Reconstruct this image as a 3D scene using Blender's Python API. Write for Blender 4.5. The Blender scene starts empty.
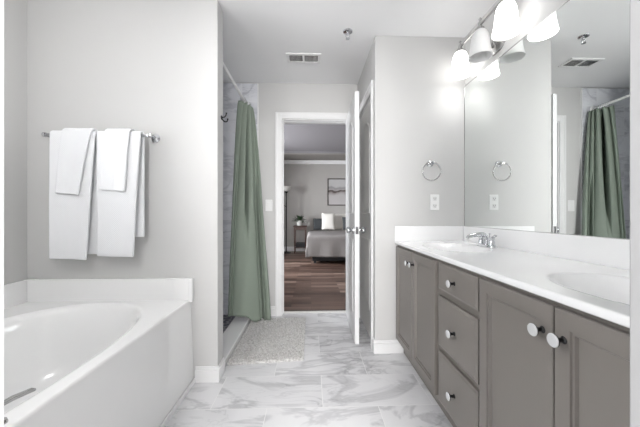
import bpy, bmesh, math, random
from mathutils import Vector, Matrix, noise
random.seed(7)
PI = math.pi
S = bpy.context.scene
COL = S.collection

# ------------------------------------------------------------------ camera, world, daylight, exposure
cam_d = bpy.data.cameras.new('camera')
cam_d.sensor_width = 36.0
cam_d.lens = 284.0 / 640.0 * 36.0
cam_d.clip_start = 0.02
cam = bpy.data.objects.new('camera', cam_d)
COL.objects.link(cam)
cam.location = (0, 0, 1.06)
cam.rotation_euler = (math.radians(90), 0, math.radians(-1.8))
S.camera = cam

W = bpy.data.worlds.new('sky')
S.world = W
W.use_nodes = True
W.node_tree.nodes['Background'].inputs[0].default_value = (0.86, 0.92, 1.0, 1)
W.node_tree.nodes['Background'].inputs[1].default_value = 1.0


def area(name, loc, rot, sx, sy, power, color=(1, 1, 1), spread=180):
    d = bpy.data.lights.new(name, 'AREA')
    d.shape = 'RECTANGLE'
    d.size, d.size_y = sx, sy
    d.energy = power
    d.color = color
    d.spread = math.radians(spread)
    o = bpy.data.objects.new(name, d)
    COL.objects.link(o)
    o.location = loc
    o.rotation_euler = rot
    return o


# area lights outside the windows; those for bath and dressing room are added
area('fill_bath', (-2.05, 0.98, 1.62), (0, math.radians(-90), 0), 1.0, 0.9, 18, (0.97, 0.985, 1.0))
area('fill_behind', (0.0, -3.05, 1.5), (math.radians(90), 0, 0), 1.9, 1.5, 285, (1.0, 0.985, 0.97))
area('daylight_bedroom', (-3.0, 5.4, 1.5), (0, math.radians(-72), 0), 1.4, 1.8, 350, (0.95, 0.97, 1.0))
# the unseen globe lamp added as fill stands further down
S.view_settings.view_transform = 'Standard'
S.view_settings.look = 'None'
S.view_settings.gamma = 1
S.view_settings.use_curve_mapping = False
S.view_settings.exposure = 0.40

# ------------------------------------------------------------------ materials
M = {}


def mat(name, col, rough=0.5, metal=0.0, spec=0.5, bump=None, emis=None, coat=0.0, trans=0.0, var=0.0):
    m = bpy.data.materials.new(name)
    m.use_nodes = True
    nt = m.node_tree
    b = nt.nodes['Principled BSDF']
    b.inputs['Base Color'].default_value = (*col, 1)
    b.inputs['Roughness'].default_value = rough
    b.inputs['Metallic'].default_value = metal
    b.inputs['Specular IOR Level'].default_value = spec
    b.inputs['Coat Weight'].default_value = coat
    b.inputs['Transmission Weight'].default_value = trans
    if emis:
        b.inputs['Emission Color'].default_value = (*emis[0], 1)
        b.inputs['Emission Strength'].default_value = emis[1]
    tc = nt.nodes.new('ShaderNodeTexCoord')
    if var:
        n = nt.nodes.new('ShaderNodeTexNoise')
        n.inputs['Scale'].default_value = 6
        n.inputs['Detail'].default_value = 4
        nt.links.new(tc.outputs['Object'], n.inputs['Vector'])
        mx = nt.nodes.new('ShaderNodeMix')
        mx.data_type = 'RGBA'
        mx.inputs['A'].default_value = (*[c * (1 - var) for c in col], 1)
        mx.inputs['B'].default_value = (*[min(1, c * (1 + var)) for c in col], 1)
        nt.links.new(n.outputs['Fac'], mx.inputs['Factor'])
        nt.links.new(mx.outputs['Result'], b.inputs['Base Color'])
    if bump:
        n = nt.nodes.new('ShaderNodeTexNoise')
        n.inputs['Scale'].default_value = bump[0]
        n.inputs['Detail'].default_value = 3
        nt.links.new(tc.outputs['Object'], n.inputs['Vector'])
        bp = nt.nodes.new('ShaderNodeBump')
        bp.inputs['Strength'].default_value = bump[1]
        bp.inputs['Distance'].default_value = bump[2]
        nt.links.new(n.outputs['Fac'], bp.inputs['Height'])
        nt.links.new(bp.outputs['Normal'], b.inputs['Normal'])
    M[name] = m
    return m


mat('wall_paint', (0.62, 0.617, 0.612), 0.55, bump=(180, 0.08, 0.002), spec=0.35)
mat('ceiling_paint', (0.91, 0.91, 0.915), 0.8, bump=(120, 0.1, 0.002), spec=0.2)
mat('trim_white', (0.82, 0.82, 0.825), 0.35, bump=(60, 0.03, 0.001))
mat('door_white', (0.74, 0.745, 0.75), 0.35, bump=(60, 0.03, 0.001))
mat('closet_paint', (0.84, 0.83, 0.81), 0.4, bump=(60, 0.03, 0.001))
mat('acrylic', (0.90, 0.90, 0.90), 0.12, coat=0.4, var=0.01)
mat('marble_top', (0.92, 0.92, 0.925), 0.12, coat=0.3, var=0.015)
mat('cabinet_paint', (0.205, 0.187, 0.172), 0.42, bump=(90, 0.04, 0.001), var=0.02)
mat('cabinet_dark', (0.05, 0.046, 0.043), 0.6, var=0.05)
mat('chrome', (0.66, 0.67, 0.69), 0.09, metal=1.0, var=0.01)
mat('nickel', (0.50, 0.495, 0.49), 0.22, metal=1.0, var=0.02)
mat('black_metal', (0.02, 0.02, 0.022), 0.4, metal=0.6, var=0.05)
mat('knob_face', (0.80, 0.81, 0.82), 0.14, metal=0.35, var=0.01)
mat('plastic_white', (0.84, 0.84, 0.84), 0.35, var=0.01)
mat('slot_dark', (0.06, 0.06, 0.06), 0.6, var=0.05)
mat('outlet_face', (0.74, 0.74, 0.74), 0.4, var=0.02)
mat('terry', (0.86, 0.87, 0.89), 0.95, bump=(420, 0.6, 0.004), spec=0.1)
mat('curtain_cloth', (0.27, 0.315, 0.265), 0.8, bump=(500, 0.15, 0.001), spec=0.2, var=0.05)
mat('liner', (0.82, 0.83, 0.84), 0.5, var=0.02)
mat('rod_white', (0.85, 0.85, 0.85), 0.3, var=0.01)
mat('quilt', (0.27, 0.255, 0.25), 0.95, bump=(60, 0.5, 0.01), spec=0.1, var=0.08)
mat('sheet_dark', (0.03, 0.03, 0.033), 0.9, var=0.1)
mat('pillow_cream', (0.72, 0.70, 0.66), 0.95, bump=(160, 0.4, 0.005), spec=0.1, var=0.05)
mat('pillow_slate', (0.06, 0.064, 0.068), 0.95, bump=(160, 0.4, 0.005), spec=0.1, var=0.08)
mat('cherry_wood', (0.05, 0.019, 0.012), 0.35, var=0.3)
mat('leaf', (0.045, 0.085, 0.04), 0.5, var=0.4)
mat('soil', (0.03, 0.02, 0.015), 0.9, var=0.3)
mat('pot_white', (0.78, 0.78, 0.76), 0.3, var=0.02)
mat('lamp_bowl', (0.68, 0.67, 0.64), 0.35, var=0.02)
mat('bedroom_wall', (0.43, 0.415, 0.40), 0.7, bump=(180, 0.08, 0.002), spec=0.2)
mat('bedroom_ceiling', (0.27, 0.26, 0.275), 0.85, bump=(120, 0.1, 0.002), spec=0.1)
mat('threshold_stone', (0.72, 0.71, 0.69), 0.3, var=0.05)
mat('frame_dark', (0.035, 0.025, 0.02), 0.4, var=0.1)

# lit and unlit lamp glass
mat('glass_lit', (0.9, 0.9, 0.9), 0.4, emis=((1.0, 0.985, 0.96), 2.5))
mat('bulb_lit', (0.9, 0.9, 0.9), 0.4, emis=((1.0, 0.985, 0.96), 70.0))
mu = mat('glass_unlit', (0.93, 0.93, 0.93), 0.3, trans=0.15, var=0.01)


def glass_pane():
    m = bpy.data.materials.new('window_glass')
    m.use_nodes = True
    nt = m.node_tree
    nt.nodes.clear()
    out = nt.nodes.new('ShaderNodeOutputMaterial')
    mix = nt.nodes.new('ShaderNodeMixShader')
    t = nt.nodes.new('ShaderNodeBsdfTransparent')
    g = nt.nodes.new('ShaderNodeBsdfGlossy')
    g.inputs['Roughness'].default_value = 0.02
    f = nt.nodes.new('ShaderNodeFresnel')
    nt.links.new(f.outputs[0], mix.inputs[0])
    nt.links.new(t.outputs[0], mix.inputs[1])
    nt.links.new(g.outputs[0], mix.inputs[2])
    nt.links.new(mix.outputs[0], out.inputs[0])
    M['window_glass'] = m


glass_pane()


def mirror_mat():
    m = mat('mirror_glass', (0.90, 0.925, 0.915), 0.0, metal=1.0)


mirror_mat()


def N(nt, t, **kw):
    n = nt.nodes.new(t)
    for k, v in kw.items():
        setattr(n, k, v)
    return n


def ramp(nt, src, stops):
    r = N(nt, 'ShaderNodeValToRGB')
    e = r.color_ramp.elements
    while len(e) > 1:
        e.remove(e[-1])
    e[0].position, e[0].color = stops[0][0], (*stops[0][1], 1)
    for p, c in stops[1:]:
        x = e.new(p)
        x.color = (*c, 1)
    nt.links.new(src, r.inputs[0])
    return r


def marble(name, axes, bw, bh, off, base, grey, grout, vs=2.2, rough=0.25, shift=(0, 0), strength=1.0):
    """Veined stone tiles in a running bond; axes picks the two coordinates the bond lies in."""
    m = bpy.data.materials.new(name)
    m.use_nodes = True
    nt = m.node_tree
    L = nt.links.new
    b = nt.nodes['Principled BSDF']
    tc = N(nt, 'ShaderNodeTexCoord')
    sep = N(nt, 'ShaderNodeSeparateXYZ')
    L(tc.outputs['Object'], sep.inputs[0])
    comb = N(nt, 'ShaderNodeCombineXYZ')
    for i, a in enumerate(axes):
        ad = N(nt, 'ShaderNodeMath', operation='ADD')
        ad.inputs[1].default_value = shift[i]
        L(sep.outputs[a], ad.inputs[0])
        L(ad.outputs[0], comb.inputs[i])
    br = N(nt, 'ShaderNodeTexBrick')
    br.offset = off
    br.inputs['Scale'].default_value = 1
    br.inputs['Brick Width'].default_value = bw
    br.inputs['Row Height'].default_value = bh
    br.inputs['Mortar Size'].default_value = 0.0018
    br.inputs['Mortar Smooth'].default_value = 0.1
    br.inputs['Color1'].default_value = (0, 0, 0, 1)
    br.inputs['Color2'].default_value = (1, 1, 1, 1)
    br.inputs['Mortar'].default_value = (0.5, 0.5, 0.5, 1)
    L(comb.outputs[0], br.inputs['Vector'])
    sc = N(nt, 'ShaderNodeVectorMath', operation='SCALE')
    sc.inputs['Scale'].default_value = 13.0
    L(br.outputs['Color'], sc.inputs[0])
    add = N(nt, 'ShaderNodeVectorMath', operation='ADD')
    L(comb.outputs[0], add.inputs[0])
    L(sc.outputs[0], add.inputs[1])
    # stretch so the veins run diagonally
    mp = N(nt, 'ShaderNodeMapping')
    mp.inputs['Rotation'].default_value = (0, 0, math.radians(32))
    mp.inputs['Scale'].default_value = (0.75, 1.7, 1)
    L(add.outputs[0], mp.inputs[0])

    def vein(scale, lo, hi, dist, rough_=0.55):
        n = N(nt, 'ShaderNodeTexNoise')
        n.inputs['Scale'].default_value = scale
        n.inputs['Detail'].default_value = 5
        n.inputs['Roughness'].default_value = rough_
        n.inputs['Distortion'].default_value = dist
        L(mp.outputs[0], n.inputs['Vector'])
        s = N(nt, 'ShaderNodeMath', operation='SUBTRACT')
        s.inputs[1].default_value = 0.5
        L(n.outputs['Fac'], s.inputs[0])
        a = N(nt, 'ShaderNodeMath', operation='ABSOLUTE')
        L(s.outputs[0], a.inputs[0])
        mr = N(nt, 'ShaderNodeMapRange', interpolation_type='SMOOTHSTEP')
        mr.inputs['From Min'].default_value = lo
        mr.inputs['From Max'].default_value = hi
        mr.inputs['To Min'].default_value = 1
        mr.inputs['To Max'].default_value = 0
        L(a.outputs[0], mr.inputs['Value'])
        return mr.outputs[0]

    v1 = vein(vs, 0.0, 0.065, 0.9)
    v2 = vein(vs * 1.9, 0.0, 0.035, 1.4)
    msk = N(nt, 'ShaderNodeTexNoise')
    msk.inputs['Scale'].default_value = vs * 0.8
    msk.inputs['Detail'].default_value = 2
    L(add.outputs[0], msk.inputs['Vector'])
    cl = N(nt, 'ShaderNodeMapRange')
    cl.inputs['From Min'].default_value = 0.42
    cl.inputs['From Max'].default_value = 0.68
    L(msk.outputs['Fac'], cl.inputs['Value'])
    m1 = N(nt, 'ShaderNodeMath', operation='MULTIPLY')
    L(v2, m1.inputs[0])
    L(cl.outputs[0], m1.inputs[1])
    sm = N(nt, 'ShaderNodeMath', operation='MULTIPLY_ADD')
    L(v1, sm.inputs[0])
    sm.inputs[1].default_value = 0.55 * strength
    m2 = N(nt, 'ShaderNodeMath', operation='MULTIPLY')
    L(m1.outputs[0], m2.inputs[0])
    m2.inputs[1].default_value = 0.55 * strength
    L(m2.outputs[0], sm.inputs[2])
    ma = N(nt, 'ShaderNodeMath', operation='MULTIPLY_ADD', use_clamp=True)
    L(cl.outputs[0], ma.inputs[0])
    ma.inputs[1].default_value = 0.35 * strength
    L(sm.outputs[0], ma.inputs[2])
    mx = N(nt, 'ShaderNodeMix', data_type='RGBA')
    mx.inputs['A'].default_value = (*base, 1)
    mx.inputs['B'].default_value = (*grey, 1)
    L(ma.outputs[0], mx.inputs['Factor'])
    g = N(nt, 'ShaderNodeMix', data_type='RGBA')
    L(br.outputs['Fac'], g.inputs['Factor'])
    L(mx.outputs['Result'], g.inputs['A'])
    g.inputs['B'].default_value = (*grout, 1)
    L(g.outputs['Result'], b.inputs['Base Color'])
    b.inputs['Roughness'].default_value = rough
    bp = N(nt, 'ShaderNodeBump', invert=True)
    bp.inputs['Strength'].default_value = 0.3
    bp.inputs['Distance'].default_value = 0.002
    L(br.outputs['Fac'], bp.inputs['Height'])
    L(bp.outputs['Normal'], b.inputs['Normal'])
    M[name] = m


marble('floor_tile', (0, 1), 0.61, 0.304, 0.5, (0.80, 0.80, 0.815), (0.42, 0.42, 0.44), (0.88, 0.88, 0.88), shift=(0.24 + 6.1, -1.554 + 6.08), strength=0.9)
marble('shower_tile_x', (0, 2), 0.61, 0.304, 0.5, (0.85, 0.86, 0.90), (0.42, 0.43, 0.48), (0.86, 0.86, 0.88), shift=(6.2, 6.0), strength=0.7)
marble('shower_tile_y', (1, 2), 0.61, 0.304, 0.5, (0.85, 0.86, 0.90), (0.42, 0.43, 0.48), (0.86, 0.86, 0.88), shift=(6.2, 6.0), strength=0.7)


def mosaic():
    m = bpy.data.materials.new('pebble_mosaic')
    m.use_nodes = True
    nt = m.node_tree
    L = nt.links.new
    b = nt.nodes['Principled BSDF']
    tc = N(nt, 'ShaderNodeTexCoord')
    v = N(nt, 'ShaderNodeTexVoronoi')
    v.inputs['Scale'].default_value = 34
    L(tc.outputs['Object'], v.inputs['Vector'])
    r = ramp(nt, v.outputs['Distance'], [(0.0, (0.10, 0.10, 0.13)), (0.5, (0.14, 0.14, 0.17)), (0.75, (0.42, 0.42, 0.45))])
    L(r.outputs[0], b.inputs['Base Color'])
    b.inputs['Roughness'].default_value = 0.4
    M['pebble_mosaic'] = m


mosaic()


def planks():
    m = bpy.data.materials.new('wood_planks')
    m.use_nodes = True
    nt = m.node_tree
    L = nt.links.new
    b = nt.nodes['Principled BSDF']
    tc = N(nt, 'ShaderNodeTexCoord')
    br = N(nt, 'ShaderNodeTexBrick')
    br.offset = 0.37
    br.inputs['Scale'].default_value = 1
    br.inputs['Brick Width'].default_value = 0.62
    br.inputs['Row Height'].default_value = 0.095
    br.inputs['Mortar Size'].default_value = 0.001
    br.inputs['Color1'].default_value = (0, 0, 0, 1)
    br.inputs['Color2'].default_value = (1, 1, 1, 1)
    L(tc.outputs['Object'], br.inputs['Vector'])
    r = ramp(nt, br.outputs['Color'], [(0.0, (0.05, 0.027, 0.020)), (0.4, (0.095, 0.056, 0.042)), (0.75, (0.16, 0.10, 0.078)), (1.0, (0.34, 0.25, 0.205))])
    mp = N(nt, 'ShaderNodeMapping')
    mp.inputs['Scale'].default_value = (2.5, 38, 1)
    L(tc.outputs['Object'], mp.inputs[0])
    n = N(nt, 'ShaderNodeTexNoise')
    n.inputs['Scale'].default_value = 1
    n.inputs['Detail'].default_value = 5
    L(mp.outputs[0], n.inputs['Vector'])
    mx = N(nt, 'ShaderNodeMix', data_type='RGBA', blend_type='MULTIPLY')
    mx.inputs['Factor'].default_value = 0.65
    r2 = ramp(nt, n.outputs['Fac'], [(0.3, (0.45, 0.42, 0.4)), (0.65, (1.15, 1.15, 1.15))])
    L(r.outputs[0], mx.inputs['A'])
    L(r2.outputs[0], mx.inputs['B'])
    g = N(nt, 'ShaderNodeMix', data_type='RGBA')
    L(br.outputs['Fac'], g.inputs['Factor'])
    L(mx.outputs['Result'], g.inputs['A'])
    g.inputs['B'].default_value = (0.02, 0.012, 0.01, 1)
    L(g.outputs['Result'], b.inputs['Base Color'])
    b.inputs['Roughness'].default_value = 0.38
    M['wood_planks'] = m


planks()


def rug_mat():
    m = bpy.data.materials.new('rug_chenille')
    m.use_nodes = True
    nt = m.node_tree
    L = nt.links.new
    b = nt.nodes['Principled BSDF']
    tc = N(nt, 'ShaderNodeTexCoord')
    n = N(nt, 'ShaderNodeTexNoise')
    n.inputs['Scale'].default_value = 70
    n.inputs['Detail'].default_value = 2
    L(tc.outputs['Object'], n.inputs['Vector'])
    r = ramp(nt, n.outputs['Fac'], [(0.3, (0.44, 0.43, 0.42)), (0.5, (0.62, 0.61, 0.60)), (0.7, (0.74, 0.735, 0.73))])
    L(r.outputs[0], b.inputs['Base Color'])
    b.inputs['Roughness'].default_value = 0.95
    b.inputs['Specular IOR Level'].default_value = 0.1
    M['rug_chenille'] = m


rug_mat()


def terry_mat():
    """Waffle weave towel cloth: bump only."""
    m = M['terry']
    nt = m.node_tree
    L = nt.links.new
    b = nt.nodes['Principled BSDF']
    tc = N(nt, 'ShaderNodeTexCoord')
    sep = N(nt, 'ShaderNodeSeparateXYZ')
    L(tc.outputs['Object'], sep.inputs[0])
    outs = []
    for ax in (0, 2):
        mu_ = N(nt, 'ShaderNodeMath', operation='MULTIPLY')
        mu_.inputs[1].default_value = 2 * PI / 0.012
        L(sep.outputs[ax], mu_.inputs[0])
        s = N(nt, 'ShaderNodeMath', operation='SINE')
        L(mu_.outputs[0], s.inputs[0])
        outs.append(s)
    mm = N(nt, 'ShaderNodeMath', operation='MULTIPLY')
    L(outs[0].outputs[0], mm.inputs[0])
    L(outs[1].outputs[0], mm.inputs[1])
    bp = N(nt, 'ShaderNodeBump')
    bp.inputs['Strength'].default_value = 0.35
    bp.inputs['Distance'].default_value = 0.003
    L(mm.outputs[0], bp.inputs['Height'])
    L(bp.outputs['Normal'], b.inputs['Normal'])


terry_mat()


def art_mat():
    """Abstract misty print in soft white, grey and dark rust streaks."""
    m = bpy.data.materials.new('abstract_print')
    m.use_nodes = True
    nt = m.node_tree
    L = nt.links.new
    b = nt.nodes['Principled BSDF']
    tc = N(nt, 'ShaderNodeTexCoord')
    sep = N(nt, 'ShaderNodeSeparateXYZ')
    L(tc.outputs['Object'], sep.inputs[0])
    n = N(nt, 'ShaderNodeTexNoise')
    n.inputs['Scale'].default_value = 4
    n.inputs['Detail'].default_value = 5
    L(tc.outputs['Object'], n.inputs['Vector'])
    a = N(nt, 'ShaderNodeMath', operation='MULTIPLY_ADD')
    L(n.outputs['Fac'], a.inputs[0])
    a.inputs[1].default_value = 0.22
    L(sep.outputs[2], a.inputs[2])
    r = ramp(nt, a.outputs[0], [(0.0, (0.50, 0.48, 0.48)), (0.40, (0.46, 0.44, 0.44)), (0.47, (0.30, 0.27, 0.265)), (0.50, (0.09, 0.07, 0.065)), (0.525, (0.09, 0.07, 0.065)),
                                (0.55, (0.36, 0.34, 0.34)), (0.61, (0.27, 0.265, 0.27)), (0.66, (0.46, 0.455, 0.455)), (1.0, (0.52, 0.515, 0.515))])
    L(r.outputs[0], b.inputs['Base Color'])
    b.inputs['Roughness'].default_value = 0.5
    M['abstract_print'] = m


art_mat()

# ------------------------------------------------------------------ builders
ORG = {}


def link(o, parent=None):
    COL.objects.link(o)
    if parent:
        o.parent = parent


def obj(name, bm, m, parent=None, org=None, smooth=False, bevel=0.0, seg=2, sub=0, flat_angle=40):
    """Links a bmesh given in world coordinates as one mesh object; its origin sits at the base centre (or at its parent's)."""
    if parent is not None:
        base = ORG[parent.name]
    elif org is not None:
        base = Vector(org)
    else:
        lo = [min(v.co[i] for v in bm.verts) for i in range(3)]
        hi = [max(v.co[i] for v in bm.verts) for i in range(3)]
        base = Vector(((lo[0] + hi[0]) / 2, (lo[1] + hi[1]) / 2, lo[2]))
    bmesh.ops.recalc_face_normals(bm, faces=bm.faces)
    bmesh.ops.translate(bm, verts=bm.verts, vec=-base)
    me = bpy.data.meshes.new(name)
    bm.to_mesh(me)
    bm.free()
    me.materials.append(M[m] if isinstance(m, str) else m)
    o = bpy.data.objects.new(name, me)
    link(o, parent)
    if parent is None:
        o.location = base
    ORG[o.name] = base
    if smooth:
        for p in me.polygons:
            p.use_smooth = True
        me.set_sharp_from_angle(angle=math.radians(flat_angle))
    if bevel:
        b = o.modifiers.new('bevel', 'BEVEL')
        b.width = bevel
        b.segments = seg
        b.limit_method = 'ANGLE'
        b.angle_limit = math.radians(35)
    if sub:
        s = o.modifiers.new('sub', 'SUBSURF')
        s.levels = s.render_levels = sub
    return o


def tag(o, label, cat, group=None):
    o['label'] = label
    o['category'] = cat
    if group:
        o['group'] = group
    return o


def thing(name, label, cat, loc, group=None):
    o = bpy.data.objects.new(name, None)
    o.empty_display_size = 0.05
    COL.objects.link(o)
    o.location = loc
    ORG[o.name] = Vector(loc)
    return tag(o, label, cat, group)


def struct(name, bm, m, parent=None, org=(0, 0, 0), **kw):
    o = obj(name, bm, m, parent, org=org, **kw)
    if parent is None:
        o['kind'] = 'structure'
    return o


def box(bm, x0, x1, y0, y1, z0, z1):
    r = bmesh.ops.create_cube(bm, size=1)
    vs = r['verts']
    bmesh.ops.scale(bm, verts=vs, vec=(x1 - x0, y1 - y0, z1 - z0))
    bmesh.ops.translate(bm, verts=vs, vec=((x0 + x1) / 2, (y0 + y1) / 2, (z0 + z1) / 2))
    return vs


def bx(*a):
    bm = bmesh.new()
    box(bm, *a)
    return bm


def boxes(*lst):
    bm = bmesh.new()
    for a in lst:
        box(bm, *a)
    return bm


def frame_of(d):
    d = Vector(d).normalized()
    up = Vector((0, 0, 1)) if abs(d.z) < 0.95 else Vector((1, 0, 0))
    a = d.cross(up).normalized()
    b = a.cross(d).normalized()
    return a, b


def tube(bm, pts, r, n=12, caps=True):
    pts = [Vector(p) for p in pts]
    rs = r if isinstance(r, (list, tuple)) else [r] * len(pts)
    rings = []
    a = None
    for i, p in enumerate(pts):
        d = (pts[min(i + 1, len(pts) - 1)] - pts[max(i - 1, 0)])
        if a is None:
            a, b = frame_of(d)
        else:
            d.normalize()
            a = (a - d * a.dot(d)).normalized()
            b = a.cross(d).normalized()
        rings.append([bm.verts.new(p + (a * math.cos(t) + b * math.sin(t)) * rs[i]) for t in [2 * PI * k / n for k in range(n)]])
    for i in range(len(rings) - 1):
        for k in range(n):
            bm.faces.new((rings[i][k], rings[i][(k + 1) % n], rings[i + 1][(k + 1) % n], rings[i + 1][k]))
    if caps:
        bm.faces.new(rings[0])
        bm.faces.new(rings[-1])


def lathe(bm, prof, c, axis=(0, 0, 1), n=28, sx=1.0):
    """prof: list of (radius, along)."""
    ax = Vector(axis).normalized()
    a, b = frame_of(ax)
    c = Vector(c)
    rings = []
    for r, h in prof:
        if r < 1e-5:
            rings.append([bm.verts.new(c + ax * h)])
        else:
            rings.append([bm.verts.new(c + ax * h + a * (r * math.cos(t)) * sx + b * (r * math.sin(t))) for t in [2 * PI * k / n for k in range(n)]])
    for i in range(len(rings) - 1):
        A, B = rings[i], rings[i + 1]
        for k in range(n):
            if len(A) == 1 and len(B) == 1:
                continue
            if len(A) == 1:
                bm.faces.new((A[0], B[k], B[(k + 1) % n]))
            elif len(B) == 1:
                bm.faces.new((A[k], A[(k + 1) % n], B[0]))
            else:
                bm.faces.new((A[k], A[(k + 1) % n], B[(k + 1) % n], B[k]))


def lathe_bm(prof, c, axis=(0, 0, 1), n=28, sx=1.0):
    bm = bmesh.new()
    lathe(bm, prof, c, axis, n, sx)
    return bm


def loft(bm, loops, cap0=True, cap1=True):
    vl = [[bm.verts.new(p) for p in lp] for lp in loops]
    n = len(vl[0])
    for i in range(len(vl) - 1):
        for k in range(n):
            bm.faces.new((vl[i][k], vl[i][(k + 1) % n], vl[i + 1][(k + 1) % n], vl[i + 1][k]))
    if cap0:
        bm.faces.new(vl[0])
    if cap1:
        bm.faces.new(vl[-1])


def bez(p0, p1, p2, p3, n=12):
    p0, p1, p2, p3 = map(Vector, (p0, p1, p2, p3))
    out = []
    for i in range(n + 1):
        t = i / n
        u = 1 - t
        out.append(p0 * u ** 3 + p1 * 3 * u * u * t + p2 * 3 * u * t * t + p3 * t ** 3)
    return out


# ------------------------------------------------------------------ room shell
CZ = 2.412          # ceiling height
YT = 2.143          # towel ring wall
YD = 1.81           # wall behind the tub
YB = 2.96           # back wall with the bedroom door
XM = 1.18           # mirror wall
XL = -1.752         # wall along the tub

# floor (one slab with the shower pan cut out: three pieces in one mesh)
struct('floor', boxes((-1.87, 1.30, -2.75, 1.925, -0.10, 0), (-0.745, 1.30, 1.925, 3.03, -0.10, 0)), 'floor_tile')
struct('floor_shower', bx(-1.52, -0.745, 1.925, 2.96, -0.10, 0.02), 'pebble_mosaic')
struct('trim_threshold', bx(-0.298, 0.40, 3.03, 3.08, -0.10, 0.006), 'threshold_stone', bevel=0.003)
struct('ceiling', bx(-1.87, 1.30, -2.75, 2.96, CZ, CZ + 0.1), 'ceiling_paint')

# tub side wall with an unseen window added to brighten the bath
WY0, WY1, WZ0, WZ1 = 0.50, 1.40, 1.15, 2.10
struct('wall_left', boxes((-1.87, XL, -2.75, WY0, 0, CZ), (-1.87, XL, WY1, YD, 0, CZ), (-1.87, XL, WY0, WY1, 0, WZ0), (-1.87, XL, WY0, WY1, WZ1, CZ)), 'wall_paint')
w = struct('window_fill_1', boxes((-1.85, XL + 0.005, WY0, WY0 + 0.04, WZ0, WZ1), (-1.85, XL + 0.005, WY1 - 0.04, WY1, WZ0, WZ1),
                             (-1.85, XL + 0.005, WY0 + 0.04, WY1 - 0.04, WZ0, WZ0 + 0.04), (-1.85, XL + 0.005, WY0 + 0.04, WY1 - 0.04, WZ1 - 0.04, WZ1)), 'trim_white')
obj('pane', bx(-1.815, -1.811, WY0 + 0.04, WY1 - 0.04, WZ0 + 0.04, WZ1 - 0.04), 'window_glass', w)

# wall between tub and shower, its end faces the passage
struct('wall_tub', bx(-1.87, -0.589, YD, 1.925, 0, CZ), 'wall_paint', bevel=0.004)
struct('wall_shower', bx(-1.62, -1.50, 1.925, YB, 0, CZ), 'wall_paint')
# tiled linings of the shower
struct('wall_shower_tile_back', bx(-1.50, -0.553, YB - 0.012, YB, 0.0, 2.40), 'shower_tile_x')
struct('wall_shower_tile_left', bx(-1.50, -1.488, 1.937, YB - 0.012, 0.02, 2.40), 'shower_tile_y')
struct('wall_shower_tile_front', bx(-1.488, -0.60, 1.925, 1.937, 0.02, 2.40), 'shower_tile_x')
struct('trim_tile_edge', bx(-0.553, -0.545, YB - 0.014, YB, 0.0, 2.40), 'trim_white')

# back wall with the bedroom doorway
DX0, DX1, DZ = -0.298, 0.40, 2.036
struct('wall_back', boxes((-2.70, DX0, YB, 3.08, 0, 2.60), (DX1, 3.10, YB, 3.08, 0, 2.60), (DX0, DX1, YB, 3.08, DZ, 2.60)), 'wall_paint')
# towel ring wall, passage wall with the closet doorway
CY0, CY1, CZD = 2.284, 2.890, 2.03
struct('wall_rear', bx(0.486, 1.30, YT, 2.262, 0, CZ), 'wall_paint', bevel=0.004)
struct('wall_passage', boxes((0.486, 0.60, 2.262, CY0, 0, CZ), (0.486, 0.60, CY1, YB, 0, CZ), (0.486, 0.60, CY0, CY1, CZD, CZ)), 'wall_paint')
struct('wall_right', bx(XM, 1.30, -2.75, YT, 0, CZ), 'wall_paint')
# wall with the doorway the camera looks through
mat('frame_shaded', (0.36, 0.36, 0.365), 0.45, bump=(60, 0.03, 0.001))  # right jamb's shade put into its colour, offsetting the globe's light
struct('trim_8', bx(0.338, 0.352, 0.165, 0.292, 0, 2.05), 'frame_shaded', bevel=0.002)
struct('wall_front', boxes((XL, -0.335, 0.17, 0.285, 0, CZ), (0.352, XM, 0.17, 0.290, 0, CZ), (-0.335, 0.338, 0.17, 0.285, 2.05, CZ)), 'wall_paint')
struct('trim_1', boxes((-0.335, -0.303, 0.165, 0.290, 0, 2.033), (-0.335, 0.338, 0.165, 0.290, 2.033, 2.05)), 'trim_white')
# unseen room added behind the camera: window wall letting in fill light
struct('wall_fill_room', boxes((-1.87, -1.0, -2.87, -2.75, 0, CZ), (1.0, 1.30, -2.87, -2.75, 0, CZ), (-1.0, 1.0, -2.87, -2.75, 0, 0.7), (-1.0, 1.0, -2.87, -2.75, 2.25, CZ)), 'wall_paint')
w = struct('window_fill_2', boxes((-1.0, -0.95, -2.85, -2.745, 0.7, 2.25), (0.95, 1.0, -2.85, -2.745, 0.7, 2.25), (-0.95, 0.95, -2.85, -2.745, 0.7, 0.75),
                             (-0.95, 0.95, -2.85, -2.745, 2.2, 2.25), (-0.02, 0.02, -2.84, -2.75, 0.75, 2.2)), 'trim_white')
obj('pane', bx(-0.95, 0.95, -2.802, -2.798, 0.75, 2.2), 'window_glass', w)


# doorway casings (profiled boards)
def casing(bm, axis, plane, out, a0, a1, z0, z1, wide=0.072, thick=0.016):
    """Three boards around an opening; axis 0: the opening runs along x on the plane y, axis 1: along y on the plane x."""
    def b(u0, u1, zz0, zz1, t0=thick):
        lo, hi = sorted((plane, plane + out * t0))
        if axis == 0:
            box(bm, u0, u1, lo, hi, zz0, zz1)
        else:
            box(bm, lo, hi, u0, u1, zz0, zz1)
    e = 0.006
    for (u0, u1) in ((a0 - wide, a0 - e), (a1 + e, a1 + wide)):
        b(u0, u1, z0, z1 + wide)
        ol, oh = (u0, u0 + 0.022) if u0 < a0 else (u1 - 0.022, u1)
        b(ol, oh, z0, z1 + wide, thick + 0.006)
    b(a0 - e, a1 + e, z1 + e, z1 + wide)
    b(a0 - wide + 0.022, a1 + wide - 0.022, z1 + wide - 0.022, z1 + wide, thick + 0.006)


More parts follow.
